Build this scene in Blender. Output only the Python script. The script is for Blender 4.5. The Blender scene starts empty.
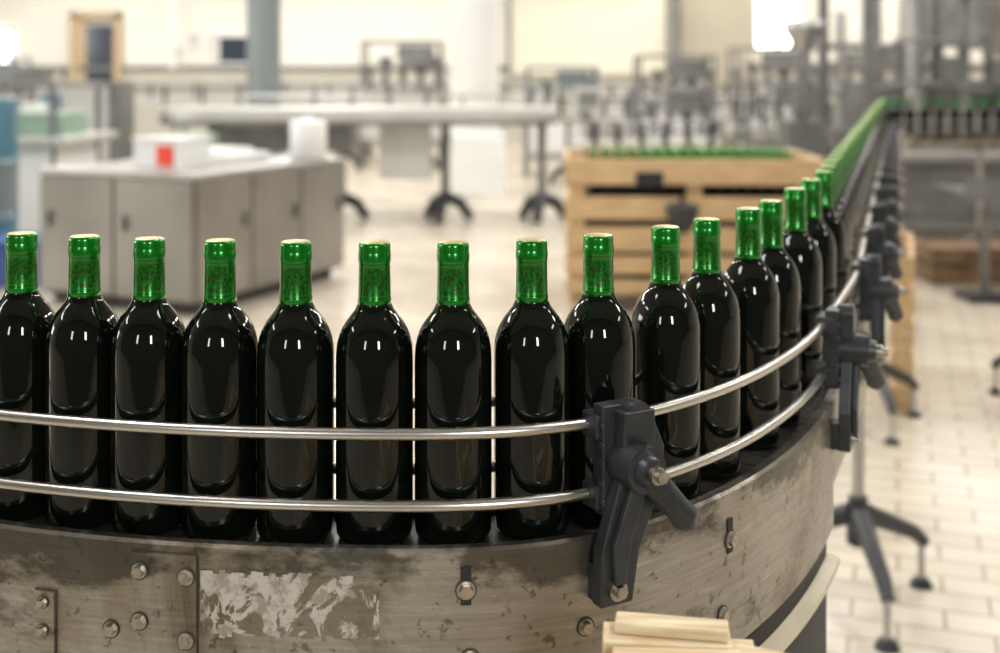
import bpy, math, random
from mathutils import Vector, Matrix
random.seed(7)
scene = bpy.context.scene
COL = scene.collection
scene.view_settings.view_transform = 'Standard'

# ------------------------------------------------------------------ materials
def mat(name, col, rough=0.5, metal=0.0, var=0.0, scale=8.0, col2=None, bump=0.0, coat=0.0, emit=None, estr=0.0, bscale=None, stretch=None, spec=None, rvar=0.0):
    m = bpy.data.materials.new(name); m.use_nodes = True
    nt = m.node_tree; b = nt.nodes["Principled BSDF"]
    b.inputs["Base Color"].default_value = (*col, 1)
    b.inputs["Roughness"].default_value = rough
    b.inputs["Metallic"].default_value = metal
    if coat: b.inputs["Coat Weight"].default_value = coat; b.inputs["Coat Roughness"].default_value = 0.03
    if spec is not None: b.inputs["Specular IOR Level"].default_value = spec
    if emit: 
        b.inputs["Emission Color"].default_value = (*emit, 1); b.inputs["Emission Strength"].default_value = estr
    tc = nt.nodes.new("ShaderNodeTexCoord")
    mp = nt.nodes.new("ShaderNodeMapping"); nt.links.new(tc.outputs["Object"], mp.inputs[0])
    if stretch: mp.inputs["Scale"].default_value = stretch
    nz = nt.nodes.new("ShaderNodeTexNoise"); nz.inputs["Scale"].default_value = scale; nz.inputs["Detail"].default_value = 6
    nt.links.new(mp.outputs[0], nz.inputs["Vector"])
    if col2 or var:
        c2 = col2 or tuple(c*(1-var) for c in col)
        r = nt.nodes.new("ShaderNodeValToRGB")
        r.color_ramp.elements[0].position = 0.35; r.color_ramp.elements[0].color = (*c2, 1)
        r.color_ramp.elements[1].position = 0.65; r.color_ramp.elements[1].color = (*col, 1)
        nt.links.new(nz.outputs["Fac"], r.inputs[0]); nt.links.new(r.outputs[0], b.inputs["Base Color"])
    if rvar:
        mr = nt.nodes.new("ShaderNodeMapRange"); mr.inputs[3].default_value = max(0, rough-rvar); mr.inputs[4].default_value = rough+rvar
        nt.links.new(nz.outputs["Fac"], mr.inputs[0]); nt.links.new(mr.outputs[0], b.inputs["Roughness"])
    if bump:
        n2 = nt.nodes.new("ShaderNodeTexNoise"); n2.inputs["Scale"].default_value = bscale or scale*4
        nt.links.new(mp.outputs[0], n2.inputs["Vector"])
        bp = nt.nodes.new("ShaderNodeBump"); bp.inputs["Strength"].default_value = bump; bp.inputs["Distance"].default_value = 0.002
        nt.links.new(n2.outputs["Fac"], bp.inputs["Height"]); nt.links.new(bp.outputs[0], b.inputs["Normal"])
    return m

GLASS = mat("dark_wine_glass", (0.0035, 0.0052, 0.0030), 0.05, 0, var=0.3, scale=20, spec=0.45)
CORK = mat("cap_top_tan", (0.55, 0.44, 0.18), 0.4, 0.3, var=0.2, scale=200)
STEELRAIL = mat("rail_steel", (0.60, 0.57, 0.53), 0.30, 1.0, var=0.04, scale=3)
STEEL = mat("stainless", (0.50, 0.49, 0.47), 0.35, 0.8, var=0.2, scale=4, rvar=0.1)
STEELL = mat("stainless_light", (0.60, 0.59, 0.56), 0.4, 0.3, var=0.1, scale=3)
STEELD = mat("stainless_dull", (0.25, 0.25, 0.245), 0.45, 0.5, var=0.3, scale=3)
BOLT = mat("bolt_steel", (0.50, 0.46, 0.40), 0.32, 1.0, var=0.3, scale=150)
BLACKP = mat("black_plastic", (0.033, 0.036, 0.040), 0.38, 0, var=0.4, scale=60, bump=0.15, bscale=400)
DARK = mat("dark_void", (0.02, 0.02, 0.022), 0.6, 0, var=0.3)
SEAM = mat("brown_outline", (0.10, 0.085, 0.065), 0.6, 0.3, var=0.4, scale=60)  # thin brown outline around plates and bolts
CHAIN = mat("chain_slat", (0.10, 0.10, 0.085), 0.35, 0.6, var=0.4, scale=40)
WOOD = mat("pine_wood", (0.72, 0.52, 0.29), 0.6, 0, col2=(0.55, 0.36, 0.18), scale=6, stretch=(1, 8, 8), bump=0.3)
WOODF = mat("pale_pine", (0.86, 0.74, 0.52), 0.6, 0, col2=(0.62, 0.44, 0.24), scale=9, stretch=(1.5, 14, 14), bump=0.4)
WOODB = mat("brown_wood", (0.28, 0.18, 0.10), 0.7, 0, var=0.4, scale=6)
CREAM = mat("cream_plastic", (0.70, 0.62, 0.45), 0.45, 0, var=0.2, scale=10)
WHITE = mat("white_paint", (0.80, 0.80, 0.79), 0.5, 0, var=0.06, scale=2)
WHITEC = mat("pillar_white", (0.74, 0.74, 0.72), 0.6, 0, var=0.08, scale=1.5)
BLUEGREY = mat("bluegrey_paint", (0.21, 0.245, 0.25), 0.4, 0.2, var=0.1, scale=2)
CAB = mat("cabinet_steel", (0.34, 0.325, 0.295), 0.42, 0.5, var=0.28, scale=1.5)
CABD = mat("cabinet_gap", (0.06, 0.055, 0.05), 0.6, 0, var=0.2)
RED = mat("red_label", (0.85, 0.07, 0.03), 0.4, 0, var=0.1)
BLUE = mat("blue_plastic", (0.06, 0.12, 0.34), 0.4, 0, var=0.2)
TEAL = mat("teal_plastic", (0.09, 0.22, 0.30), 0.35, 0, var=0.3)
GREENP = mat("green_machine", (0.30, 0.42, 0.33), 0.4, 0, var=0.2)
TAN = mat("tan_frame", (0.50, 0.38, 0.24), 0.5, 0, var=0.1)
TANW = mat("tan_partition", (0.54, 0.48, 0.37), 0.7, 0, var=0.06, scale=1)
WALL = mat("wall_paint", (0.80, 0.78, 0.70), 0.8, 0, var=0.06, scale=0.6)
WALLB = mat("wall_lower_band", (0.48, 0.46, 0.41), 0.7, 0, var=0.08, scale=0.8)
WALLF = mat("wall_dark", (0.085, 0.085, 0.078), 0.7, 0, var=0.2, scale=0.8)
CEIL = mat("ceiling_paint", (0.40, 0.39, 0.36), 0.8, 0, var=0.08, scale=0.5)
PANE = mat("daylight_pane", (0.9, 0.95, 1), 0.3, 0, emit=(0.92, 0.97, 1), estr=7.0)
DGLASS = mat("dark_window_glass", (0.05, 0.06, 0.08), 0.1, 0, var=0.2)

def cap_mat():
    m = bpy.data.materials.new("green_foil_capsule"); m.use_nodes = True
    nt = m.node_tree; N = nt.nodes; L = nt.links; b = N["Principled BSDF"]
    b.inputs["Roughness"].default_value = 0.24; b.inputs["Metallic"].default_value = 0.6
    b.inputs["Coat Weight"].default_value = 0.4; b.inputs["Coat Roughness"].default_value = 0.1
    tc = N.new("ShaderNodeTexCoord"); sp = N.new("ShaderNodeSeparateXYZ"); L.new(tc.outputs["Object"], sp.inputs[0])
    at = N.new("ShaderNodeMath"); at.operation = "ARCTAN2"; L.new(sp.outputs[1], at.inputs[0]); L.new(sp.outputs[0], at.inputs[1])
    am = N.new("ShaderNodeMath"); am.operation = "MULTIPLY"; am.inputs[1].default_value = 0.016; L.new(at.outputs[0], am.inputs[0])
    cb = N.new("ShaderNodeCombineXYZ"); L.new(am.outputs[0], cb.inputs[0]); L.new(sp.outputs[2], cb.inputs[1])
    mp = N.new("ShaderNodeMapping"); mp.inputs["Scale"].default_value = (650, 380, 1); L.new(cb.outputs[0], mp.inputs[0])
    vo = N.new("ShaderNodeTexNoise"); vo.inputs["Scale"].default_value = 0.55; vo.inputs["Detail"].default_value = 1.5; L.new(mp.outputs[0], vo.inputs["Vector"])
    th = N.new("ShaderNodeMapRange"); th.inputs[1].default_value = 0.46; th.inputs[2].default_value = 0.54; L.new(vo.outputs["Fac"], th.inputs[0])
    def band(z0, z1):
        a = N.new("ShaderNodeMath"); a.operation = "GREATER_THAN"; a.inputs[1].default_value = z0; L.new(sp.outputs[2], a.inputs[0])
        c = N.new("ShaderNodeMath"); c.operation = "LESS_THAN"; c.inputs[1].default_value = z1; L.new(sp.outputs[2], c.inputs[0])
        d = N.new("ShaderNodeMath"); d.operation = "MULTIPLY"; L.new(a.outputs[0], d.inputs[0]); L.new(c.outputs[0], d.inputs[1]); return d
    bt = band(0.239, 0.266)
    mk = N.new("ShaderNodeMath"); mk.operation = "MULTIPLY"; L.new(bt.outputs[0], mk.inputs[0]); L.new(th.outputs[0], mk.inputs[1])
    l1 = band(0.2685, 0.2700); l2 = band(0.2355, 0.2368)
    mx = N.new("ShaderNodeMath"); mx.operation = "MAXIMUM"; L.new(mk.outputs[0], mx.inputs[0]); L.new(l1.outputs[0], mx.inputs[1])
    mx2 = N.new("ShaderNodeMath"); mx2.operation = "MAXIMUM"; L.new(mx.outputs[0], mx2.inputs[0]); L.new(l2.outputs[0], mx2.inputs[1])
    mul = N.new("ShaderNodeMath"); mul.operation = "MULTIPLY"; mul.inputs[1].default_value = 0.78; L.new(mx2.outputs[0], mul.inputs[0])
    mix = N.new("ShaderNodeMix"); mix.data_type = "RGBA"; L.new(mul.outputs[0], mix.inputs[0])
    mix.inputs[6].default_value = (0.005, 0.215, 0.012, 1); mix.inputs[7].default_value = (0.035, 0.05, 0.008, 1)
    L.new(mix.outputs[2], b.inputs["Base Color"])
    return m
CAP = cap_mat()

def floor_mat():
    m = bpy.data.materials.new("floor_tiles"); m.use_nodes = True
    nt = m.node_tree; N = nt.nodes; L = nt.links; b = N["Principled BSDF"]
    tc = N.new("ShaderNodeTexCoord")
    br = N.new("ShaderNodeTexBrick"); br.inputs["Scale"].default_value = 1.0
    br.inputs["Brick Width"].default_value = 0.24; br.inputs["Row Height"].default_value = 0.12
    br.inputs["Mortar Size"].default_value = 0.007; br.inputs["Mortar Smooth"].default_value = 0.3
    br.inputs["Color1"].default_value = (0.69, 0.62, 0.51, 1); br.inputs["Color2"].default_value = (0.59, 0.525, 0.42, 1)
    br.inputs["Mortar"].default_value = (0.40, 0.34, 0.26, 1)
    mp = N.new("ShaderNodeMapping"); mp.inputs["Rotation"].default_value = (0, 0, 0.32)
    L.new(tc.outputs["Object"], mp.inputs[0]); L.new(mp.outputs[0], br.inputs["Vector"])
    nz = N.new("ShaderNodeTexNoise"); nz.inputs["Scale"].default_value = 1.3; nz.inputs["Detail"].default_value = 8; L.new(tc.outputs["Object"], nz.inputs["Vector"])
    rp = N.new("ShaderNodeValToRGB"); rp.color_ramp.elements[0].position = 0.3; rp.color_ramp.elements[0].color = (0.72, 0.70, 0.66, 1)
    rp.color_ramp.elements[1].position = 0.6; rp.color_ramp.elements[1].color = (1, 1, 1, 1); L.new(nz.outputs["Fac"], rp.inputs[0])
    mx = N.new("ShaderNodeMix"); mx.data_type = "RGBA"; mx.blend_type = "MULTIPLY"; mx.inputs[0].default_value = 1
    L.new(br.outputs["Color"], mx.inputs[6]); L.new(rp.outputs[0], mx.inputs[7]); L.new(mx.outputs[2], b.inputs["Base Color"])
    b.inputs["Roughness"].default_value = 0.26
    return m
FLOOR = floor_mat()

def skirt_mat(name, residue=False):
    m = bpy.data.materials.new(name); m.use_nodes = True
    nt = m.node_tree; N = nt.nodes; L = nt.links; b = N["Principled BSDF"]
    tc = N.new("ShaderNodeTexCoord")
    def noise(scale, stretch, detail=8, rough=0.6, dist=0):
        mp = N.new("ShaderNodeMapping"); mp.inputs["Scale"].default_value = stretch; L.new(tc.outputs["Object"], mp.inputs[0])
        n = N.new("ShaderNodeTexNoise"); n.inputs["Scale"].default_value = scale; n.inputs["Detail"].default_value = detail
        n.inputs["Roughness"].default_value = rough; n.inputs["Distortion"].default_value = dist; L.new(mp.outputs[0], n.inputs["Vector"]); return n
    def ramp(src, stops):
        r = N.new("ShaderNodeValToRGB"); e = r.color_ramp.elements
        e[0].position, e[0].color = stops[0][0], (*stops[0][1], 1); e[1].position, e[1].color = stops[-1][0], (*stops[-1][1], 1)
        for p, c in stops[1:-1]: x = e.new(p); x.color = (*c, 1)
        L.new(src.outputs["Fac"], r.inputs[0]); return r
    def mul(a, b_, f=1.0):
        x = N.new("ShaderNodeMix"); x.data_type = "RGBA"; x.blend_type = "MULTIPLY"; x.inputs[0].default_value = f
        L.new(a, x.inputs[6]); L.new(b_, x.inputs[7]); return x.outputs[2]
    base = ramp(noise(2.2, (1, 1, 1.4), 5, 0.5), [(0.36, (0.37, 0.34, 0.295)), (0.62, (0.54, 0.505, 0.45))])
    brush = ramp(noise(7, (1, 1, 28), 6, 0.7), [(0.3, (0.74, 0.73, 0.71)), (0.65, (1, 1, 1))])
    stain = ramp(noise(4.0, (1, 1, 0.9), 10, 0.68, 0.8), [(0.33, (0.34, 0.29, 0.22)), (0.45, (0.76, 0.72, 0.64)), (0.54, (1, 1, 1))])
    scuff = ramp(noise(30, (0.6, 0.6, 5), 4, 0.75), [(0.56, (1, 1, 1)), (0.70, (1.3, 1.29, 1.27))])
    speck = ramp(noise(70, (1, 1, 1), 3, 0.6), [(0.32, (0.45, 0.40, 0.33)), (0.39, (1, 1, 1))])
    col = mul(mul(mul(mul(base.outputs[0], brush.outputs[0]), stain.outputs[0]), speck.outputs[0], 0.85), scuff.outputs[0])
    sx = N.new("ShaderNodeSeparateXYZ"); L.new(tc.outputs["Object"], sx.inputs[0])
    gz = N.new("ShaderNodeMapRange"); gz.inputs[1].default_value = 0.955; gz.inputs[2].default_value = 1.004; gz.inputs[3].default_value = 0.0; gz.inputs[4].default_value = 0.22; L.new(sx.outputs[2], gz.inputs[0])
    gl = N.new("ShaderNodeMapRange"); gl.inputs[1].default_value = -0.22; gl.inputs[2].default_value = -0.42; gl.inputs[3].default_value = 0.0; gl.inputs[4].default_value = 0.13; L.new(sx.outputs[0], gl.inputs[0])
    gn = noise(6, (1, 1, 2), 8, 0.65)
    ga = N.new("ShaderNodeMath"); ga.operation = "ADD"; L.new(gz.outputs[0], ga.inputs[0]); L.new(gn.outputs["Fac"], ga.inputs[1])
    gb = N.new("ShaderNodeMath"); gb.operation = "ADD"; L.new(ga.outputs[0], gb.inputs[0]); L.new(gl.outputs[0], gb.inputs[1])
    gr = N.new("ShaderNodeMapRange"); gr.inputs[1].default_value = 0.65; gr.inputs[2].default_value = 0.73; L.new(gb.outputs[0], gr.inputs[0])
    gm = N.new("ShaderNodeMath"); gm.operation = "MULTIPLY"; gm.inputs[1].default_value = 0.8; L.new(gr.outputs[0], gm.inputs[0])
    gx = N.new("ShaderNodeMix"); gx.data_type = "RGBA"; L.new(gm.outputs[0], gx.inputs[0]); L.new(col, gx.inputs[6]); gx.inputs[7].default_value = (0.05, 0.045, 0.035, 1)
    col = gx.outputs[2]
    rn = noise(20, (1, 1, 10), 5, 0.6)
    mr = N.new("ShaderNodeMapRange"); mr.inputs[1].default_value = 0.3; mr.inputs[2].default_value = 0.7; mr.inputs[3].default_value = 0.28; mr.inputs[4].default_value = 0.46
    L.new(rn.outputs["Fac"], mr.inputs[0]); L.new(mr.outputs[0], b.inputs["Roughness"])
    b.inputs["Metallic"].default_value = 0.7
    if residue:
        n3 = noise(30, (1, 1, 0.8), 8, 0.7, 0.6)
        g = N.new("ShaderNodeValToRGB"); g.color_ramp.elements[0].position = 0.47; g.color_ramp.elements[1].position = 0.49; L.new(n3.outputs["Fac"], g.inputs[0])
        mx = N.new("ShaderNodeMix"); mx.data_type = "RGBA"; L.new(g.outputs[0], mx.inputs[0])
        dk = N.new("ShaderNodeMix"); dk.data_type = "RGBA"; dk.inputs[0].default_value = 0.55; L.new(col, dk.inputs[6]); dk.inputs[7].default_value = (0.17, 0.13, 0.085, 1)
        L.new(dk.outputs[2], mx.inputs[6])
        pt = ramp(noise(55, (1, 1, 1), 5, 0.7), [(0.40, (0.34, 0.30, 0.24)), (0.52, (0.56, 0.52, 0.45))])
        L.new(pt.outputs[0], mx.inputs[7]); L.new(mx.outputs[2], b.inputs["Base Color"])
        iv = N.new("ShaderNodeMapRange"); iv.inputs[3].default_value = 0.6; iv.inputs[4].default_value = 0.0
        L.new(g.outputs[0], iv.inputs[0]); L.new(iv.outputs[0], b.inputs["Metallic"])
    else:
        L.new(col, b.inputs["Base Color"])
    bp = N.new("ShaderNodeBump"); bp.inputs["Strength"].default_value = 0.08; bp.inputs["Distance"].default_value = 0.002
    L.new(gn.outputs["Fac"], bp.inputs["Height"]); L.new(bp.outputs[0], b.inputs["Normal"])
    return m
SKIRT = skirt_mat("worn_skirt_steel"); RESID = skirt_mat("label_residue_steel", True)

# ------------------------------------------------------------------ mesh builder
class B:
    def __init__(s): s.v=[]; s.f=[]; s.m=[]; s.sm=[]; s.mats=[]
    def mi(s, m):
        if m not in s.mats: s.mats.append(m)
        return s.mats.index(m)
    def add(s, vs, fs, m, smooth=False):
        o=len(s.v); s.v += [tuple(v) for v in vs]; k=s.mi(m)
        for f in fs: s.f.append(tuple(i+o for i in f)); s.m.append(k); s.sm.append(smooth)
    def box(s, c, sz, m, rz=0, M=None):
        hx,hy,hz = sz[0]/2, sz[1]/2, sz[2]/2
        R = M or Matrix.Rotation(rz,3,'Z')
        vs=[Vector(c)+R@Vector((x*hx,y*hy,z*hz)) for x in(-1,1) for y in(-1,1) for z in(-1,1)]
        s.add(vs,[(0,1,3,2),(4,6,7,5),(0,4,5,1),(2,3,7,6),(0,2,6,4),(1,5,7,3)],m)
    def tube(s, pts, r, m, seg=12, cap=True, smooth=True):
        pts=[Vector(p) for p in pts]; n=len(pts); rs = r if isinstance(r,(list,tuple)) else [r]*n
        rings=[]; prev=None
        for i,p in enumerate(pts):
            d=(pts[min(i+1,n-1)]-pts[max(i-1,0)]).normalized()
            if prev is None:
                a=Vector((0,0,1)) if abs(d.z)<0.9 else Vector((1,0,0)); u=a.cross(d).normalized()
            else:
                u=(prev-d*prev.dot(d)).normalized()
            prev=u; w=d.cross(u)
            rings.append([p+(u*math.cos(2*math.pi*k/seg)+w*math.sin(2*math.pi*k/seg))*rs[i] for k in range(seg)])
        vs=[v for rg in rings for v in rg]; fs=[]
        for i in range(n-1):
            for k in range(seg):
                a=i*seg+k;b_=i*seg+(k+1)%seg; fs.append((a,b_,b_+seg,a+seg))
        s.add(vs,fs,m,smooth)
        if cap:
            s.add(rings[0],[tuple(range(seg))[::-1]],m); s.add(rings[-1],[tuple(range(seg))],m)
    def cyl(s,p0,p1,r,m,seg=24,r1=None,smooth=True): s.tube([p0,p1],[r,r if r1 is None else r1],m,seg,True,smooth)
    def lathe(s, prof, o, mats, seg=48):
        o=Vector(o)
        i=0
        while i<len(prof)-1:
            j=i
            while j<len(prof)-1 and mats[j] is mats[i]: j+=1
            vs=[];fs=[]
            for k in range(i,j+1):
                r,z=prof[k]
                vs+= [o+Vector((r*math.cos(2*math.pi*q/seg), r*math.sin(2*math.pi*q/seg), z)) for q in range(seg)]
            for k in range(j-i):
                for q in range(seg):
                    a=k*seg+q;b_=k*seg+(q+1)%seg; fs.append((a,b_,b_+seg,a+seg))
            s.add(vs,fs,mats[i],True); i=j
    def prism(s, poly, y0, y1, m):   # poly (x,z)
        n=len(poly)
        vs=[(x,y0,z) for x,z in poly]+[(x,y1,z) for x,z in poly]
        fs=[tuple(range(n)),tuple(range(n,2*n))[::-1]]+[(i,i+n,(i+1)%n+n,(i+1)%n) for i in range(n)]
        s.add(vs,fs,m)
    def mesh(s,name):
        me=bpy.data.meshes.new(name); me.from_pydata(s.v,[],s.f)
        for m in s.mats: me.materials.append(m)
        me.polygons.foreach_set("material_index",s.m); me.polygons.foreach_set("use_smooth",s.sm)
        import bmesh
        bm=bmesh.new(); bm.from_mesh(me); bmesh.ops.recalc_face_normals(bm,faces=bm.faces); bm.to_mesh(me); bm.free()
        me.update(); return me
    def obj(s,name,parent=None,bevel=0,loc=(0,0,0),rz=0):
        ob=bpy.data.objects.new(name,s.mesh(name)); COL.objects.link(ob)
        ob.location=loc; ob.rotation_euler=(0,0,rz)
        if parent: ob.parent=parent
        if bevel:
            md=ob.modifiers.new("bevel","BEVEL"); md.width=bevel; md.segments=2; md.limit_method='ANGLE'; md.angle_limit=math.radians(50)
        return ob
def empty(name,loc=(0,0,0),rz=0):
    e=bpy.data.objects.new(name,None); COL.objects.link(e); e.location=loc; e.rotation_euler=(0,0,rz); return e

# ------------------------------------------------------------------ conveyor path
ZC=1.0
raw=[]
a0=math.radians(38); R=1.22; cx,cy=-0.10,1.187+R
sx,sy=cx-R*math.sin(a0),cy-R*math.cos(a0)
for i in range(40,0,-1): raw.append((sx-math.cos(a0)*0.05*i, sy+math.sin(a0)*0.05*i))
for i in range(40):
    a=a0*(1-i/40); 
    if math.degrees(a)>3.5: raw.append((cx-R*math.sin(a),cy-R*math.cos(a)))
ctrl=[(-0.124,1.187),(-0.045,1.186),(0.03,1.199),(0.102,1.238),(0.181,1.308),(0.25,1.395),(0.318,1.505),(0.378,1.625),(0.44,1.775),(0.50,1.92),(0.559,2.07)]
cr=[raw[-1]]+ctrl+[(0.626,2.27)]
for i in range(1,len(cr)-2):
    p0,p1,p2,p3=[Vector(cr[j]) for j in (i-1,i,i+1,i+2)]
    for k in range(8):
        t=k/8
        raw.append(tuple(0.5*((2*p1)+(p2-p0)*t+(2*p0-5*p1+4*p2-p3)*t*t+(3*p1-p0-3*p2+p3)*t**3)))
def lx(y): return 0.559+(y-2.07)*0.334
y=2.07
while y<8.8: raw.append((lx(y),y)); y+=0.05
h0=math.atan2(1,0.334); R2=0.32; px,py=lx(8.8),8.8
ccx,ccy=px+R2*math.sin(h0),py-R2*math.cos(h0)
for i in range(31):
    h=h0*(1-i/30); raw.append((ccx-R2*math.sin(h),ccy+R2*math.cos(h)))
ex,ey=raw[-1]
for i in range(1,60): raw.append((ex+0.06*i,ey))
def resample(P,st):
    out=[Vector(P[0])]; acc=0; 
    for i in range(1,len(P)):
        a=Vector(P[i-1]);b_=Vector(P[i]);l=(b_-a).length
        if l<1e-9: continue
        d=st-acc
        while d<=l: out.append(a.lerp(b_,d/l)); d+=st
        acc=l-(d-st)
    return out
ST=0.01
P=resample(raw,ST)
for it in range(3):
    w=4; Q=[]
    for i in range(len(P)):
        lo=max(0,i-w);hi=min(len(P)-1,i+w); k=min(i-lo,hi-i)
        seg=P[i-k:i+k+1]; v=Vector((0,0))
        for q in seg: v+=q
        Q.append(v/len(seg))
    P=Q
NP=len(P)
def frame(s):
    f=max(0,min(NP-1.001,s/ST)); i=int(f); p=P[i].lerp(P[i+1],f-i)
    t=(P[min(NP-1,i+4)]-P[max(0,i-3)]).normalized(); return p,t,Vector((t.y,-t.x))
def off(s,o): p,t,n=frame(s); return p+n*o
LEN=(NP-1)*ST
def s_at_x(X,o=0.0):
    best=None
    for i in range(NP-1):
        q=off(i*ST,o)
        if best is None or abs(q.x-X)<best[0]: best=(abs(q.x-X),i*ST)
    s0=best[1]; c=[s0+d*0.001 for d in range(-10,11)]
    return min(c,key=lambda s:abs(off(s,o).x-X))
def s_at_y(Y):
    c=[i*ST for i in range(NP) if P[i].x>0.2]
    return min(c,key=lambda s:abs(off(s,0).y-Y))
def samples(s0,s1,step=0.02):
    n=max(2,int((s1-s0)/step)); return [s0+(s1-s0)*i/n for i in range(n+1)]
def sweep(b,prof,s0,s1,m,step=0.02,closed=False,smooth=True):
    S=samples(s0,s1,step); n=len(prof)
    edges=[(i,i+1) for i in range(n-1)]+([(n-1,0)] if closed else [])
    for (a,c) in edges:
        vs=[];fs=[]
        for s in S:
            for k in (a,c):
                q=off(s,prof[k][0]); vs.append((q.x,q.y,prof[k][1]))
        for i in range(len(S)-1): fs.append((2*i,2*i+1,2*i+3,2*i+2))
        b.add(vs,fs,m,smooth)
    if closed and n<=4:
        for s in (s0,s1):
            b.add([(*off(s,o),z) for o,z in prof],[tuple(range(n))],m)

conv=empty("bottle_conveyor")
OS=0.067
SM=s_at_y(1.66)      # end of curved module
def skirtprof(zb,sg=1):
    return [(sg*x,z) for x,z in [(0.050,1.006),(0.052,1.011),(OS-0.003,1.012),(OS,1.009),(OS,zb),(OS-0.012,zb-.004),(OS-0.012,zb+.003),(OS-0.004,zb+.006),(OS-0.004,1.0),(0.05,1.0)]]
b=B(); sweep(b,skirtprof(0.842),0,SM,SKIRT,closed=True)
sweep(b,skirtprof(0.90),SM+0.004,LEN,SKIRT,closed=True); b.obj("skirt_outer",conv)
b=B(); sweep(b,skirtprof(0.842,-1),0,SM,SKIRT,closed=True)
sweep(b,skirtprof(0.90,-1),SM+0.004,LEN,SKIRT,closed=True); b.obj("skirt_inner",conv)
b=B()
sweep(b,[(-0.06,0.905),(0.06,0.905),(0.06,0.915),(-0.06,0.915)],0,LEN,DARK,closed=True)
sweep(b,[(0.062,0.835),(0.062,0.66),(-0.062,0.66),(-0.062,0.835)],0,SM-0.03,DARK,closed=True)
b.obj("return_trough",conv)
b=B()
sweep(b,[(0.056,0.815),(0.078,0.809),(0.078,0.800),(0.056,0.80)],0,SM-0.02,CREAM,closed=True)
sweep(b,[(0.062,0.672),(0.07,0.672),(0.07,0.66),(0.062,0.66)],0,SM-0.02,STEELD,closed=True)
b.obj("wear_strip",conv)
b=B()
s=0.02
while s<LEN-0.04:
    c=[off(s+ds,o) for ds in (-0.0175,0.0175) for o in (-0.045,0.045)]
    vs=[(v.x,v.y,z) for z in (ZC-.008,ZC) for v in c]
    b.add(vs,[(0,1,3,2),(4,6,7,5),(0,4,5,1),(2,3,7,6),(0,2,6,4),(1,5,7,3)],CHAIN)
    s+=0.038
b.obj("chain",conv)
RZ=(1.116,1.048)
b=B()
for z in RZ:
    for o in (0.0535,-0.0535):
        b.tube([(*off(s,o),z) for s in samples(0,LEN,0.02)],0.0058,STEELRAIL,14)
b.obj("guide_rails",conv)

def bolt(b,X=None,z=0,r=0.0065,s=None,slot=False,o=OS,rot=0):
    if s is None: s=s_at_x(X,o)
    p,t,n=frame(s); c=Vector((p.x+n.x*o,p.y+n.y*o,z)); N3=Vector((n.x,n.y,0)); T3=Vector((t.x,t.y,0)); Z3=Vector((0,0,1))
    if slot:
        M=Matrix((T3,N3,Z3)).transposed()
        b.box(c+N3*0.0008+Z3*0.004,(0.010,0.0016,0.036),DARK,M=M)
    b.cyl(c,c+N3*0.0015,r*1.6,SEAM,20)
    b.cyl(c,c+N3*0.002,r*1.35,BOLT,20)
    b.cyl(c+N3*0.002,c+N3*0.007,r,BOLT,6,smooth=False)
b=B()
def plate(b,X0,X1,z0,z1,o0,o1,m):
    s0,s1=s_at_x(X0,o0),s_at_x(X1,o0)
    sweep(b,[(o0,z0),(o1,z0),(o1,z1),(o0,z1)],s0,s1,m,step=0.01,closed=True,smooth=False)
plate(b,-0.352,-0.286,0.88,1.002,OS,OS+0.004,SKIRT)
plate(b,-0.3528,-0.2852,0.8785,1.0028,OS,OS+0.0012,SEAM)
for X,z in ((-0.342,0.985),(-0.296,0.982),(-0.342,0.937),(-0.296,0.922)): bolt(b,X,z,0.0056,o=OS+0.004)
plate(b,-0.452,-0.43,0.88,0.955,OS,OS+0.004,SKIRT)
plate(b,-0.4526,-0.4294,0.8785,0.9558,OS,OS+0.0012,SEAM)
bolt(b,-0.443,0.945,0.004,o=OS+0.004); bolt(b,-0.443,0.918,0.004,o=OS+0.004)
bolt(b,-0.372,0.925,0.0056)
bolt(b,-0.032,0.974,0.0065,slot=True); bolt(b,0.245,0.960,0.0065,slot=True)
bolt(b,0.082,0.926,0.0058); bolt(b,-0.028,0.91,0.0058); bolt(b,0.235,0.885,0.006)
for Y in (2.0,2.4,2.8,3.2,3.6,4.0,4.6,5.2): bolt(b,s=s_at_y(Y),z=0.96,r=0.007,slot=True)
b.obj("skirt_fasteners",conv)
b=B()
s0,s1=s_at_x(-0.283,OS),s_at_x(-0.113,OS)
n=28
rr=random.Random(3)
for k in range(n):
    a=s0+(s1-s0)*k/n; c_=s0+(s1-s0)*(k+1)/n
    lo=0.928+rr.uniform(-.003,.003); hi=0.988+rr.uniform(-.003,.002)-(0.012 if k>n*0.85 else 0)
    sweep(b,[(OS+0.0006,lo),(OS+0.0006,hi)],a,c_,RESID,step=0.01)
b.obj("label_residue",conv)

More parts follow.
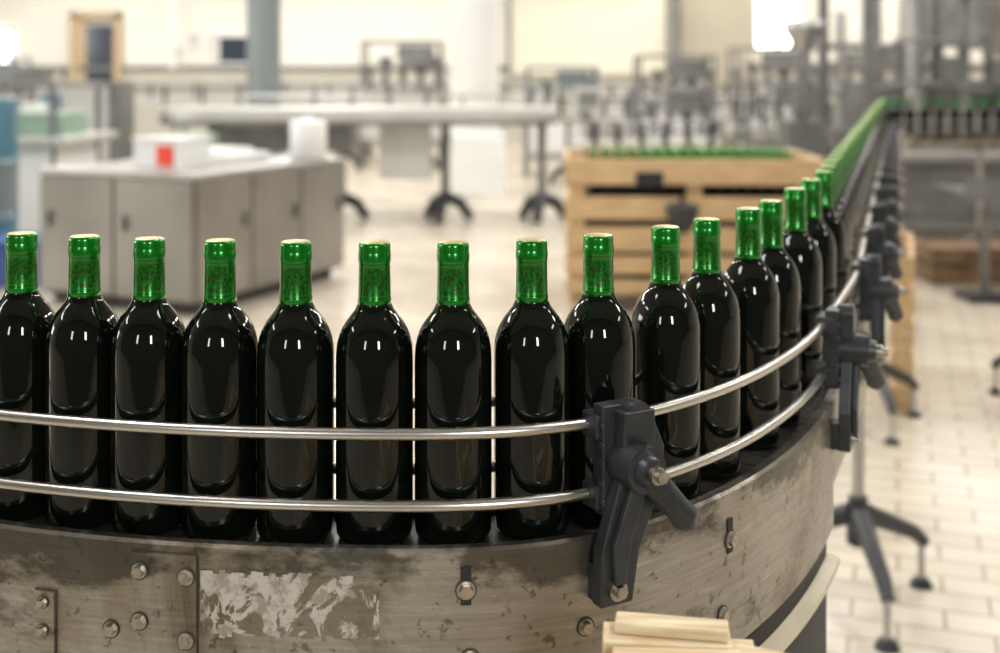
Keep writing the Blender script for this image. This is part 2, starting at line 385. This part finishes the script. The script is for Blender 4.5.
# clamp (local: +x = against travel, +y outward, z up, absolute heights)
def clamp_mesh():
    b=B(); h=0.009
    b.box((0.004,0.066,1.084),(0.036,0.018,0.106),BLACKP)
    for z in RZ:
        b.box((0.004,0.058,z),(0.046,0.026,0.024),BLACKP)
    for k in range(5): b.box((0.022,0.072,1.045+0.018*k),(0.004,0.012,0.008),BLACKP)
    b.box((-0.018+h,0.078,1.113),(0.036,0.030,0.040),BLACKP)
    b.tube([(-0.018+h,0.070,1.130),(-0.018+h,0.092,1.130)],0.012,BLACKP,20)
    b.prism([(x+h,z) for x,z in [(0.0,1.122),(-0.036,1.122),(-0.048,1.095),(-0.046,1.070),(-0.036,1.040),(-0.018,1.000),(-0.010,0.952),(0.027,0.952),(0.026,1.002),(0.014,1.04),(0.002,1.075)]],0.076,0.092,BLACKP)
    b.prism([(x+h,z) for x,z in [(-0.006,1.07),(-0.026,1.07),(-0.004,1.015),(0.003,0.973),(0.015,0.973),(0.017,1.01)]],0.092,0.100,BLACKP)
    b.tube([(-0.012+h,0.070,1.082),(-0.012+h,0.112,1.082)],0.022,BLACKP,28)
    b.tube([(-0.012+h,0.112,1.082),(-0.012+h,0.122,1.082)],[0.016,0.013],BLACKP,24)
    b.cyl((-0.012+h,0.120,1.082),(-0.012+h,0.130,1.082),0.0085,BOLT,24)
    b.cyl((-0.012+h,0.130,1.082),(-0.012+h,0.137,1.082),0.0062,BOLT,6,smooth=False)
    b.tube([(x+h,y_,z) for x,y_,z in [(-0.006,0.101,1.100),(-0.018,0.105,1.076),(-0.031,0.110,1.059),(-0.043,0.114,1.045),(-0.053,0.117,1.032),(-0.058,0.118,1.024)]],[0.013,0.0155,0.0135,0.0125,0.0140,0.008],BLACKP,18)
    b.box((0.010+h,0.072,0.970),(0.03,0.012,0.035),BLACKP)
    b.cyl((0.009+h,0.092,0.967),(0.009+h,0.0955,0.967),0.010,BOLT,24)
    b.cyl((0.009+h,0.0955,0.967),(0.009+h,0.102,0.967),0.0065,BOLT,6,smooth=False)
    return b.mesh("clamp")
CM=clamp_mesh()
def clamp(s):
    p,t,n=frame(s)
    ob=bpy.data.objects.new("guide_rail_clamp",CM); COL.objects.link(ob)
    M=Matrix(((-t.x,n.x,0,p.x),(-t.y,n.y,0,p.y),(0,0,1,0),(0,0,0,1)))
    ob.matrix_world=M; ob.parent=conv
    md=ob.modifiers.new("bevel","BEVEL"); md.width=0.002; md.segments=3; md.limit_method='ANGLE'; md.angle_limit=math.radians(40)
clamp(s_at_x(0.108,0.0535))
Y=1.67
while Y<8.7: clamp(s_at_y(Y)); Y+=0.44
clamp(s_at_x(-0.95,0.0535))

def support(b,x,y,ztop=0.70,ang=0.6):
    b.cyl((x,y,0.24),(x,y,ztop),0.017,STEEL,20)
    b.cyl((x,y,0.17),(x,y,0.30),0.032,BLACKP,20,r1=0.026)
    for k in range(3):
        a=ang+k*2*math.pi/3; c,s_=math.cos(a),math.sin(a)
        b.tube([(x+0.02*c,y+0.02*s_,0.25),(x+0.12*c,y+0.12*s_,0.205),(x+0.22*c,y+0.22*s_,0.16),(x+0.26*c,y+0.26*s_,0.125)],[0.030,0.025,0.021,0.018],BLACKP,14)
        b.cyl((x+0.25*c,y+0.25*s_,0.02),(x+0.25*c,y+0.25*s_,0.14),0.010,STEEL,10)
        b.cyl((x+0.25*c,y+0.25*s_,0.0),(x+0.25*c,y+0.25*s_,0.022),0.034,BLACKP,16,r1=0.022)
b=B()
for Y in (3.3,5.0,6.8,8.5):
    support(b,lx(Y)+0.015,Y,0.905,0.52)
for X,Y in ((3.6,9.0),(4.6,9.0)):
    support(b,X,Y,0.905,1.2)
for X,Y in ((-0.35,1.24),(0.2,1.33)):
    support(b,X,Y,0.67,1.2)
b.obj("support_legs",conv,bevel=0.002)

# ------------------------------------------------------------------ bottles
prof=[(0.0,0.0),(0.030,0.0),(0.0355,0.002),(0.038,0.007),(0.0382,0.02),(0.0382,0.172),(0.0380,0.180),(0.0373,0.188),(0.0357,0.196),(0.0328,0.204),(0.0285,0.2115),(0.0235,0.218),(0.0193,0.2235),(0.0167,0.229),(0.0158,0.234)]
capp=[(0.0158,0.2290),(0.0166,0.2292),(0.0165,0.2345),(0.0160,0.236),(0.0156,0.262),(0.0156,0.2700),(0.0160,0.2712),(0.0161,0.273),(0.0161,0.2790),(0.0158,0.2800),(0.0157,0.281),(0.0157,0.2865),(0.0153,0.289),(0.0143,0.290)]
def bottle_into(b,o,seg=48):
    b.lathe(prof,o,[GLASS]*(len(prof)-1),seg)
    b.lathe(capp,o,[CAP]*(len(capp)-1),seg)
    b.lathe([(0.0145,0.2898),(0.013,0.2905),(0.0,0.2905)],o,[CORK]*2,seg)
b=B(); bottle_into(b,(0,0,0)); BM=b.mesh("wine_bottle")
Xs=[-0.500,-0.427,-0.3555,-0.280,-0.203,-0.124,-0.046,0.032,0.102,0.181,0.238,0.308,0.357,0.4315,0.495,0.559]
S=[s_at_x(x) for x in Xs]
left=[S[0]-0.078*k for k in range(1,9)]
def place(s):
    p,_,_=frame(s)
    ob=bpy.data.objects.new("wine_bottle",BM); COL.objects.link(ob); ob.location=(p.x,p.y,ZC+0.0002); ob.rotation_euler=(0,0,random.uniform(0,6.28))
for s in S: place(s)
for s in left: place(s)
s=S[-1]; 
for k in range(40):
    s+=0.125; place(s)
b=B()
while s<LEN-0.3:
    s+=0.112; p,_,_=frame(s); bottle_into(b,(p.x,p.y,ZC),24)
b.obj("wine_bottle_row")

# ------------------------------------------------------------------ room
def slab(name,c,sz,m):
    b=B(); b.box(c,sz,m); return b.obj(name)
slab("floor",(0,11,-0.05),(34,34,0.1),FLOOR)
YB=26
slab("wall_back",(0,YB+0.1,3.2),(34,0.2,6.4),WALL)
slab("wall_left",(-17,11,3.2),(0.2,34,6.4),WALL)
slab("wall_right",(17,11,3.2),(0.2,34,6.4),WALL)
slab("dark_reflection_wall",(0,-3,3.2),(34,0.2,6.4),WALLF)  # unseen wall, set close and dark so the bottles reflect black
slab("ceiling",(0,11,6.45),(34,34,0.1),CEIL)
b=B(); b.box((0,YB-0.02,0.7),(33.6,0.04,1.4),WALLB); b.obj("trim_1")
b=B(); b.box((0,YB-0.06,1.62),(33.6,0.10,0.10),STEELD); b.obj("trim_2")

b=B(); x0,x1=-9.2,-8.25
b.box((x0,YB-0.08,1.4),(0.16,0.14,2.8),TAN); b.box((x1,YB-0.08,1.4),(0.16,0.14,2.8),TAN); b.box(((x0+x1)/2,YB-0.08,2.78),(x1-x0+.16,0.14,0.14),TAN)
b.box(((x0+x1)/2+0.1,YB-0.05,1.3),(0.7,0.06,2.5),DGLASS); b.box((x0+.16,YB-0.05,1.35),(0.2,0.08,2.7),TAN)
b.obj("door_1")
b=B(); b.box((-5.75,YB-0.06,2.02),(0.62,0.08,0.56),DGLASS)
for dx in (-.33,.33): b.box((-5.75+dx,YB-0.07,2.02),(0.05,0.12,0.62),WHITE)
for dz in (-.3,.3): b.box((-5.75,YB-0.07,2.02+dz),(0.7,0.12,0.05),WHITE)
b.obj("window_1")
def window(name,xc,zc,w,h):
    b=B(); b.box((xc,YB-0.05,zc),(w,0.04,h),PANE)
    for dx in (-w/2,0,w/2): b.box((xc+dx,YB-0.08,zc),(0.07,0.1,h+.08),STEELL)
    for dz in (-h/2,h/2): b.box((xc,YB-0.08,zc+dz),(w+.08,0.1,0.07),STEELL)
    b.obj(name)
window("window_2",6.0,3.0,1.0,1.9)
window("window_3",-10.9,2.0,0.7,0.9)

b=B(); b.cyl((-0.32,14.9,0.0),(-0.32,14.9,6.4),0.30,WHITEC,40); b.box((-0.25,14.75,0.36),(0.62,0.62,0.72),WHITE); b.cyl((-.32,14.9,.72),(-.32,14.9,.8),.34,WHITEC,40); b.obj("round_pillar",bevel=0.01)
b=B(); b.cyl((-3.15,16,0),(-3.15,16,6.4),0.225,BLUEGREY,36); b.cyl((-3.15,16,0),(-3.15,16,.12),0.32,STEELD,36); b.obj("steel_column")
b=B(); b.box((3.9,22,3.2),(1.34,0.6,6.4),TANW); b.box((3.20,21.9,3.2),(0.08,0.9,6.4),STEELD); b.obj("square_pillar",bevel=0.01)
b=B()
for x in (-13,-11.5,): b.cyl((x,25.6,0),(x,25.6,6.4),0.1,STEELD)
b.cyl((-14,25.6,3.6),(3,25.6,3.6),0.07,STEELL); b.cyl((-7,25.6,3.3),(-7,25.6,1.6),0.05,WHITE)
b.obj("wall_pipe")
b=B()
b.box((1.9,25.9,2.6),(3.4,0.12,2.2),mat("pale_panel",(0.72,0.68,0.57),0.7,0,var=0.05)); b.box((0.2,25.85,2.6),(0.06,0.15,2.3),STEELD); b.box((3.6,25.85,2.6),(0.06,0.15,2.3),STEELD)
b.obj("wall_panel")
b=B()
for x,z,w_,h_ in ((-6.6,2.25,.3,.4),(-6.15,2.25,.3,.4),(-7.0,2.0,.25,.35)): b.box((x,25.97,z),(w_,.02,h_),WHITE); b.box((x,25.955,z),(w_*.7,.01,h_*.6),STEELL)
b.obj("wall_notices")

# ------------------------------------------------------------------ steel cabinet
u=Vector((-0.909,0.417,0)); v=Vector((0.417,0.909,0)); c=Vector((-1.83,7.2,0))
cab=empty("steel_cabinet")
b=B()
Lv,Lu,H=1.66,1.24,0.86
M=Matrix((v,u,Vector((0,0,1)))).transposed()
ctr=c+v*Lv/2+u*Lu/2
b.box(ctr+Vector((0,0,0.45)),(Lv-.04,Lu-.04,0.76),CABD,M=M)
b.box(ctr+Vector((0,0,0.04)),(Lv-.12,Lu-.12,0.08),CABD,M=M)
b.box(ctr+Vector((0,0,0.845)),(Lv+.03,Lu+.03,0.035),STEEL,M=M)
n=3
for i in range(n):
    w=Lv/n
    b.box(c+v*(w*(i+.5))+Vector((0,0,0.455)),(w-.02,0.03,0.73),CAB,M=M)
    b.box(c+v*(w*(i+.85))-u*0.03+Vector((0,0,0.55)),(0.02,0.03,0.10),STEELD,M=M)
for i in range(2):
    w=Lu/2
    b.box(c+u*(w*(i+.5))+Vector((0,0,0.455)),(0.03,w-.02,0.73),CAB,M=M)
    b.box(c+u*(w*(i+.85))-v*0.03+Vector((0,0,0.55)),(0.03,0.02,0.10),STEELD,M=M)
b.obj("body",cab,bevel=0.006)
zt=0.8635
b=B(); q=c+v*0.45+u*0.55; b.box(q+Vector((0,0,zt+.09)),(0.30,0.38,0.18),WHITE,M=M); b.box(q-v*0.152+Vector((0,0,zt+.08))-u*0.07,(0.006,0.14,0.13),RED,M=M); b.box(q+Vector((0,0,zt+.185)),(0.32,0.40,0.015),WHITE,M=M); b.obj("cardboard_carton",bevel=0.004)
b=B(); q=c+v*1.0+u*0.55
b.box(q+Vector((0,0,zt+.03)),(0.5,0.4,0.06),WHITE,M=M); b.box(q+Vector((0,0,zt+.075))+u*.05,(0.4,0.3,0.03),WHITEC,M=M); b.obj("paper_stack",bevel=0.01)
b=B(); q=c+v*1.45+u*0.16
b.lathe([(0,0),(0.12,0),(0.13,0.012),(0.13,0.26),(0.12,0.275),(0.05,0.28),(0.04,0.285),(0.04,0.30),(0,0.30)],q+Vector((0,0,zt)),[WHITE]*8,32); b.obj("white_canister")

# ------------------------------------------------------------------ long accumulation table in mid distance
tb=empty("accumulation_table")
b=B()
def stadium(b,x0,x1,y,r,z0,z1,m):
    pts=[(x1-r+r*math.cos(a),y+r*math.sin(a)) for a in [(-90+180*i/20)*math.pi/180 for i in range(21)]]+[(x0+r*math.cos(a),y+r*math.sin(a)) for a in [(90+180*i/20)*math.pi/180 for i in range(21)]]
    n=len(pts); vs=[(px_,py_,z0) for px_,py_ in pts]+[(px_,py_,z1) for px_,py_ in pts]
    b.add(vs,[tuple(range(n))[::-1],tuple(range(n,2*n))]+[(i,(i+1)%n,(i+1)%n+n,i+n) for i in range(n)],m)
stadium(b,-2.85,0.60,12.3,0.62,1.02,1.12,STEELL)
stadium(b,-2.85,0.60,12.3,0.62,0.97,1.02,STEELD)
stadium(b,-2.85,0.58,12.3,0.60,1.12,1.135,STEELL)
b.obj("top",tb,bevel=0.01)
b=B()
for x in (-0.55,0.42,-1.6,-2.9):
    b.cyl((x,12.1,0.2),(x,12.1,0.98),0.045,STEELD,16)
    for k in range(3):
        a=0.3+k*2.094; b.tube([(x,12.1,0.24),(x+.16*math.cos(a),12.1+.16*math.sin(a),0.17),(x+.26*math.cos(a),12.1+.26*math.sin(a),0.02)],[.07,.06,.05],BLACKP,10)
b.box((-0.95,12.2,0.70),(0.5,0.5,0.55),STEELL)
b.box((-2.2,12.3,0.83),(1.4,0.5,0.28),STEELD)
b.obj("frame",tb)
b=B()
b.tube([(-2.85,12.8,1.24),(0.1,12.8,1.24)],0.014,STEEL,8)
for k in range(8): b.cyl((-2.8+k*0.4,12.8,1.13),(-2.8+k*0.4,12.8,1.24),0.012,STEELD,8)
b.obj("rails",tb)

# ------------------------------------------------------------------ wooden bottle crate
cr_=empty("wooden_bottle_crate",(0.43,7.42,0),-0.05)
W_,D_,H_=1.54,1.0,0.945
b=B()
for x in (0.045,W_-0.045):
    for y_ in (0.045,D_-0.045): b.box((x,y_,H_/2+.03),(0.09,0.09,H_-.06),WOOD)
b.box((W_/2,0.045,H_/2),(0.09,0.07,H_-.1),WOOD)
for z,h in ((0.865,0.16),(0.64,0.14),(0.45,0.15),(0.29,0.11),(0.16,0.08)):
    b.box((W_/2,-0.012,z),(W_,0.022,h),WOOD); b.box((W_/2,D_+0.012,z),(W_,0.022,h),WOOD)
    b.box((-0.012,D_/2,z),(0.022,D_+.04,h),WOOD); b.box((W_+0.012,D_/2,z),(0.022,D_+.04,h),WOOD)
b.box((W_/2,D_/2,0.12),(W_,D_,0.03),WOOD)
for x in (0.06,W_/2,W_-.06): b.box((x,D_/2,0.05),(0.1,D_,0.1),WOOD)
b.obj("slats",cr_,bevel=0.004)
b=B(); b.box((W_/2,D_/2,0.39),(W_-.2,D_-.2,0.50),DARK)  # shade inside the crate put into colour as a dark box
b.box((0.49,-0.027,0.82),(0.17,0.004,0.09),DARK); b.obj("dark_interior_and_label",cr_)
b=B()
for i in range(15):
    for j in range(9): bottle_into(b,(0.16+i*0.087,0.15+j*0.088,0.69),10)
b.obj("crated_bottles",cr_)
b=B(); b.lathe([(0,0.0),(0.04,0.01),(0.07,0.05),(0.10,0.14),(0.105,0.17),(0.06,0.185),(0,0.19)],(0,0,0),[BLACKP]*6,20); b.box((0,0,0.20),(0.03,0.03,0.04),BLACKP); b.obj("black_hook_pad",cr_,loc=(0.68,-0.13,0.50))
def crate(name,loc,rz,W,D,H,m=WOOD):
    b=B()
    for x in (0.04,W-.04):
        for y_ in (0.04,D-.04): b.box((x,y_,H/2),(0.08,0.08,H-.02),m)
    nz=max(2,int(H/0.16))
    for k in range(nz):
        z=(k+.5)*H/nz; h=H/nz*0.78
        b.box((W/2,-.011,z),(W,0.022,h),m); b.box((W/2,D+.011,z),(W,0.022,h),m); b.box((-.011,D/2,z),(.022,D+.04,h),m); b.box((W+.011,D/2,z),(.022,D+.04,h),m)
    b.box((W/2,D/2,H*0.5),(W-.1,D-.1,H*.8),WOODB)
    return b.obj(name,bevel=0.003,loc=loc,rz=rz)
b=B()
for k in range(3): b.box((0.0,0.05+k*0.38,0.34),(0.06,0.08,0.68),WOOD)
for k in range(5):
    for x in (-.041,.041): b.box((x,0.43,0.07+k*0.14),(0.02,0.86,0.10),WOOD)
b.obj("wooden_pallet",bevel=0.003,loc=(1.725,5.15,0),rz=-0.32)
crate("low_wooden_crate",(3.02,8.35,0),0.0,0.70,0.45,0.27,WOODB)

# foreground wooden crate (only its top edge is in view)
fc=empty("pine_crate",(0.088,0.985,0),-0.12)
b=B()
W,D,H=0.30,0.30,0.975
def pl(c,s,rz=0): b.box(c,s,WOODF,rz)
for k in range(7):
    z=0.06+k*0.142; h=0.120
    pl((W/2,0.0,z),(W,0.018,h)); pl((W/2,-D,z),(W,0.018,h)); pl((0,-D/2,z),(0.018,D-.02,h)); pl((W,-D/2,z),(0.018,D-.02,h))
for x in (0.025,W-.025):
    for y_ in (-.025,-D+.025): pl((x,y_,H/2),(0.03,0.03,H-.01))
pl((0.062,-0.020,0.978),(0.130,0.060,0.012),0.0)
pl((0.058,-0.022,0.990),(0.122,0.055,0.011),0.03)
pl((0.048,-0.014,1.0010),(0.102,0.036,0.0095),0.02)
pl((0.052,-0.012,1.0110),(0.090,0.022,0.0090),-0.06)
pl((0.056,-0.048,1.0008),(0.100,0.024,0.0095),0.07)
pl((0.118,-0.030,0.9990),(0.05,0.018,0.008),-0.35)
b.obj("boards",fc,bevel=0.0012)

# ------------------------------------------------------------------ background machinery
def machine_frame(b,x0,x1,y0,y1,z,m=STEEL,r=0.03):
    for x in (x0,x1):
        for y_ in (y0,y1): b.box((x,y_,z/2),(2*r,2*r,z),m)
    for zz in (z*0.3,z):
        for y_ in (y0,y1): b.box(((x0+x1)/2,y_,zz),(x1-x0,1.6*r,1.6*r),m)
        for x in (x0,x1): b.box((x,(y0+y1)/2,zz),(1.6*r,y1-y0,1.6*r),m)
def conveyor(name,x0,x1,y,z,d=0.35,legs=4,body=STEEL,rz=0):
    xm=(x0+x1)/2
    e=empty(name,(xm,y,0),rz); b=B(); x0-=xm; x1-=xm; y=0
    b.box(((x0+x1)/2,y,z-.06),(x1-x0,d,0.12),body)
    for zz in (z+.07,z+.15):
        for o in (-d/2,d/2): b.tube([(x0,y+o,zz),(x1,y+o,zz)],0.014,STEELD,8)
    for k in range(legs*2):
        x=x0+.1+(x1-x0-.2)*k/(legs*2-1); b.box((x,y-d/2,z+.05),(0.05,0.03,0.26),BLACKP)
    for k in range(legs):
        x=x0+.2+(x1-x0-.4)*k/(legs-1); b.cyl((x,y,0),(x,y,z-.1),0.035,STEELD,10)
        for q in range(3):
            a=.4+q*2.094; b.tube([(x,y,.28),(x+.15*math.cos(a),y+.15*math.sin(a),.2),(x+.27*math.cos(a),y+.27*math.sin(a),0.02)],[.05,.045,.04],BLACKP,8)
    b.obj("frame",e)
conveyor("transfer_conveyor",0.7,4.0,15.9,1.0,0.4,6,STEELL)
conveyor("transfer_conveyor",-7.5,-1.0,18.5,1.12,0.4,6,STEELL)
conveyor("transfer_conveyor",-11,1.0,21.5,1.15,0.5,8,STEELL)
conveyor("transfer_conveyor",1.2,5.5,19.2,1.15,0.5,5,STEELL)
conveyor("transfer_conveyor",0.7,2.0,11.0,0.86,0.35,3,STEELL,0.2)
conveyor("transfer_conveyor",-8.5,-4.4,14.0,1.05,0.4,5,STEELL)

def labeller(name,x,y,s=1.0,top=STEELD,hood=WHITE):
    e=empty(name,(x,y,0)); b=B()
    machine_frame(b,-.6*s,.6*s,-.4*s,.4*s,1.0*s); b.box((0,0,.62*s),(1.15*s,.75*s,.5*s),hood); b.box((0,0,1.02*s),(1.3*s,.9*s,.05*s),STEEL)
    for k in range(5):
        xx=(-.5+.25*k)*s; b.cyl((xx,0,1.04*s),(xx,0,(1.35+.12*(k%3))*s),0.05*s,top,14); b.cyl((xx,0,(1.3+.12*(k%3))*s),(xx,0,(1.42+.12*(k%3))*s),0.10*s,top,18)
    machine_frame(b,-.55*s,.55*s,-.35*s,.35*s,1.75*s,top,0.025)
    b.box((.2*s,0,1.55*s),(.5*s,.4*s,.3*s),top); b.obj("body",e,bevel=0.005)
labeller("labelling_machine",-1.6,19.8,1.15,STEELD,WHITEC)
labeller("labelling_machine",0.9,17.6,0.9,BLUEGREY,WHITE)
labeller("labelling_machine",2.6,17.9,1.0,STEELD,WHITE)
labeller("labelling_machine",3.4,14.6,0.8,STEELD,STEEL)
labeller("labelling_machine",1.9,13.4,0.75,STEELD,WHITE)
labeller("labelling_machine",-8.6,20.2,1.0,BLUEGREY,WHITE)
labeller("labelling_machine",-6.6,16.5,0.9,STEELD,WHITEC)
labeller("labelling_machine",4.6,20.6,1.1,STEELD,WHITEC)
labeller("labelling_machine",6.1,20.9,1.1,STEELD,STEELL)

e=empty("control_stand",(1.05,14.3,0)); b=B(); b.cyl((0,0,0),(0,0,1.05),.04,STEELD,12); b.box((0,0,1.18),(.34,.16,.28),STEELL); b.box((0,-.085,1.18),(.24,.01,.18),STEELD); b.box((0,0,.03),(.4,.4,.06),STEELD); b.obj("stand",e,bevel=.005)

e=empty("bottle_washer",(-4.35,10.2,0)); b=B()
b.box((0,0,.45),(1.5,1.2,.9),WHITE); b.box((0.1,0,.93),(1.6,1.3,.06),STEELL); b.box((0.55,-.1,1.05),(.45,.6,.2),GREENP)
b.box((-.45,-.1,1.12),(.55,.7,.34),TEAL); b.cyl((.1,-.2,.96),(.1,-.2,1.3),.12,STEELD,18); b.cyl((.35,.2,.96),(.35,.2,1.22),.15,WHITE,18)
machine_frame(b,-.7,.75,-.55,.55,1.38,STEELD,.025)
b.obj("body",e,bevel=0.01)
e=empty("blue_bin",(-3.25,8.45,0)); b=B()
b.prism([(-.25,0),(.25,0),(.30,.30),(-.30,.30)],-.22,.22,BLUE); b.box((0,0,.31),(.66,.5,.03),BLUE); b.obj("shell",e,bevel=0.01)
e=empty("teal_drum",(-3.88,8.9,0)); b=B()
b.lathe([(0,0),(.28,0),(.29,.4),(.30,.42),(.29,.44),(.29,.8),(.30,.82),(.29,.84),(.28,1.28),(.26,1.3),(0,1.3)],(0,0,0),[TEAL if k%2 else BLUEGREY for k in range(10)],28); b.obj("shell",e)
e=empty("control_cabinet",(-4.15,11.9,0)); b=B()
b.box((0,0,.70),(.9,.5,1.4),STEELD); b.box((0,-.26,.9),(.7,.02,.9),STEELL); b.box((-.2,-.275,1.2),(.2,.01,.15),TEAL); b.obj("body",e,bevel=0.01)
e=empty("white_tote",(-2.75,10.4,0)); b=B()
b.box((0,0,.35),(.8,.6,.7),WHITE); b.box((0,0,.72),(.86,.66,.04),WHITEC); b.cyl((0.1,0,.74),(0.1,0,.95),.2,GREENP,20); b.obj("body",e,bevel=0.01)

# ------------------------------------------------------------------ right: filler machine
e=empty("bottle_filling_machine",(4.6,12.2,0)); b=B()
machine_frame(b,-1.1,1.3,-.8,.8,2.9,STEELD,.05)
b.box((0.1,0,.5),(2.2,1.4,.85),STEELD); b.cyl((.1,0,.95),(.1,0,1.1),.75,STEEL,40); b.cyl((.1,0,1.75),(.1,0,2.25),.62,STEEL,40)
b.box((0.1,.2,1.15),(2.1,.9,.5),STEELD)
for k in range(16):
    a=k*math.pi/8; x,y_=.1+.62*math.cos(a),.62*math.sin(a); b.cyl((x,y_,1.35),(x,y_,1.85),.035,STEELD,10)
b.cyl((-.55,-.5,0.9),(-.55,-.5,3.4),.10,STEEL,20); b.cyl((.55,-.5,0.9),(.55,-.5,3.4),.24,STEEL,24); b.cyl((-.15,-.7,.9),(-.15,-.7,2.6),.05,STEELD,16)
for z in (1.3,1.7,2.2,2.6): b.tube([(-1.1,-.75,z),(-.7,-.85,z+.1),(.2,-.8,z),(1.3,-.8,z+.08)],.025,STEELD,10)
for x in (-.9,-.35,.15,.95): b.box((x,-.82,1.45+.2*abs(x)),(.14,.12,.24),STEELD)
b.obj("body",e)
e=empty("cap_feeder",(3.08,12.2,0)); b=B()
b.box((0,0,.5),(.4,.4,1.0),STEELD)
b.cyl((0,0,1.0),(0,0,1.75),.04,STEELD,12); b.lathe([(0.06,0),(0.20,.22),(0.20,.32),(0.18,.32),(0.05,0)],(0,0,1.7),[STEEL]*4,24)
b.box((0,-.1,1.2),(.24,.2,.22),STEELD); b.obj("body",e)
e=empty("pipe_manifold"); b=B()
for k in range(9):
    x=4.4+k*0.62; b.cyl((x,17.5+0.2*(k%3),0),(x,17.5+.2*(k%3),1.9+.5*(k%3)),.05+.03*(k%2),STEEL if k%2 else STEELD,14)
for z in (1.2,1.6,1.9): b.cyl((4.2,17.4,z),(9.4,17.4,z),.04,STEELD,12)
b.obj("pipes",e)
e=empty("storage_tank",(7.3,15.8,0)); b=B()
b.lathe([(0,.4),(.7,.5),(.8,.6),(.8,2.8),(.7,3.0),(0,3.2)],(0,0,0),[STEEL]*5,36)
for k in range(4):
    a=.78+k*1.57; b.cyl((.6*math.cos(a),.6*math.sin(a),0),(.6*math.cos(a),.6*math.sin(a),.7),.05,STEELD,12)
b.obj("body",e)
e=empty("drip_trough",(3.55,7.9,0)); b=B()
M=Matrix.Rotation(0.12,3,'Y')
b.box((0.35,0,.60),(1.9,.5,.03),STEEL,M=M); b.box((0.35,-.25,.62),(1.9,.02,.12),STEELD,M=M); b.box((0.35,.25,.62),(1.9,.02,.12),STEELD,M=M)
for x in (-.4,1.1): b.cyl((x,-.1,0),(x,-.1,.58),.03,STEELD,12); b.box((x,-.1,.02),(.3,.3,.04),BLACKP)
b.obj("body",e)
e=empty("steel_platform",(4.0,10.3,0)); b=B()
machine_frame(b,-.9,1.4,-.4,.4,.75,STEELD,.04); b.box((.25,0,.78),(2.4,.9,.05),STEEL); b.box((.2,-.1,.4),(1.9,.5,.6),STEELD); b.obj("body",e)
e=empty("tripod_stand",(2.42,5.3,0)); b=B(); support(b,0,0,0.75,2.2); b.box((0,0,.76),(.2,.2,.02),STEEL); b.obj("stand",e)

# ------------------------------------------------------------------ lights
def area(name,loc,rot,sx,sy,power,col=(1,.975,.945)):
    l=bpy.data.lights.new(name,'AREA'); l.shape='RECTANGLE'; l.size=sx; l.size_y=sy; l.energy=power; l.color=col
    o=bpy.data.objects.new(name,l); COL.objects.link(o); o.location=loc; o.rotation_euler=rot; return o
K=0.60
for x in (-9,-3.2,3.2,9):
    for y_ in (1.5,7,12.5,18,23.5):
        f = 0.72 if y_<5 else (1.15 if y_<10 else 1.35)
        area("ceiling_light",(x,y_,6.3),(0,0,0),0.9,2.6,330*K*f)
area("window_light",(1.3,-2.85,2.6),(math.radians(90),0,0),0.45,1.3,85,(0.95,.98,1))
area("window_light",(-1.9,-2.85,2.6),(math.radians(90),0,0),0.4,1.3,35,(0.95,.98,1))
area("side_window_light",(-16.8,6,3.4),(math.radians(90),0,math.radians(-90)),6,2.4,500,(0.95,.98,1))
w=bpy.data.worlds.new("world"); scene.world=w; w.use_nodes=True
w.node_tree.nodes["Background"].inputs[0].default_value=(1,.98,.95,1); w.node_tree.nodes["Background"].inputs[1].default_value=0.3

# ------------------------------------------------------------------ camera
cd=bpy.data.cameras.new("camera"); cam=bpy.data.objects.new("camera",cd); COL.objects.link(cam)
cam.location=(0,0,1.4545); cam.rotation_euler=(math.radians(90),0,0)
cd.sensor_width=36; cd.lens=43.2; cd.shift_y=-0.2505; cd.clip_start=0.05; cd.clip_end=100
cd.dof.use_dof=True; cd.dof.focus_distance=1.20; cd.dof.aperture_fstop=3.5
scene.camera=cam
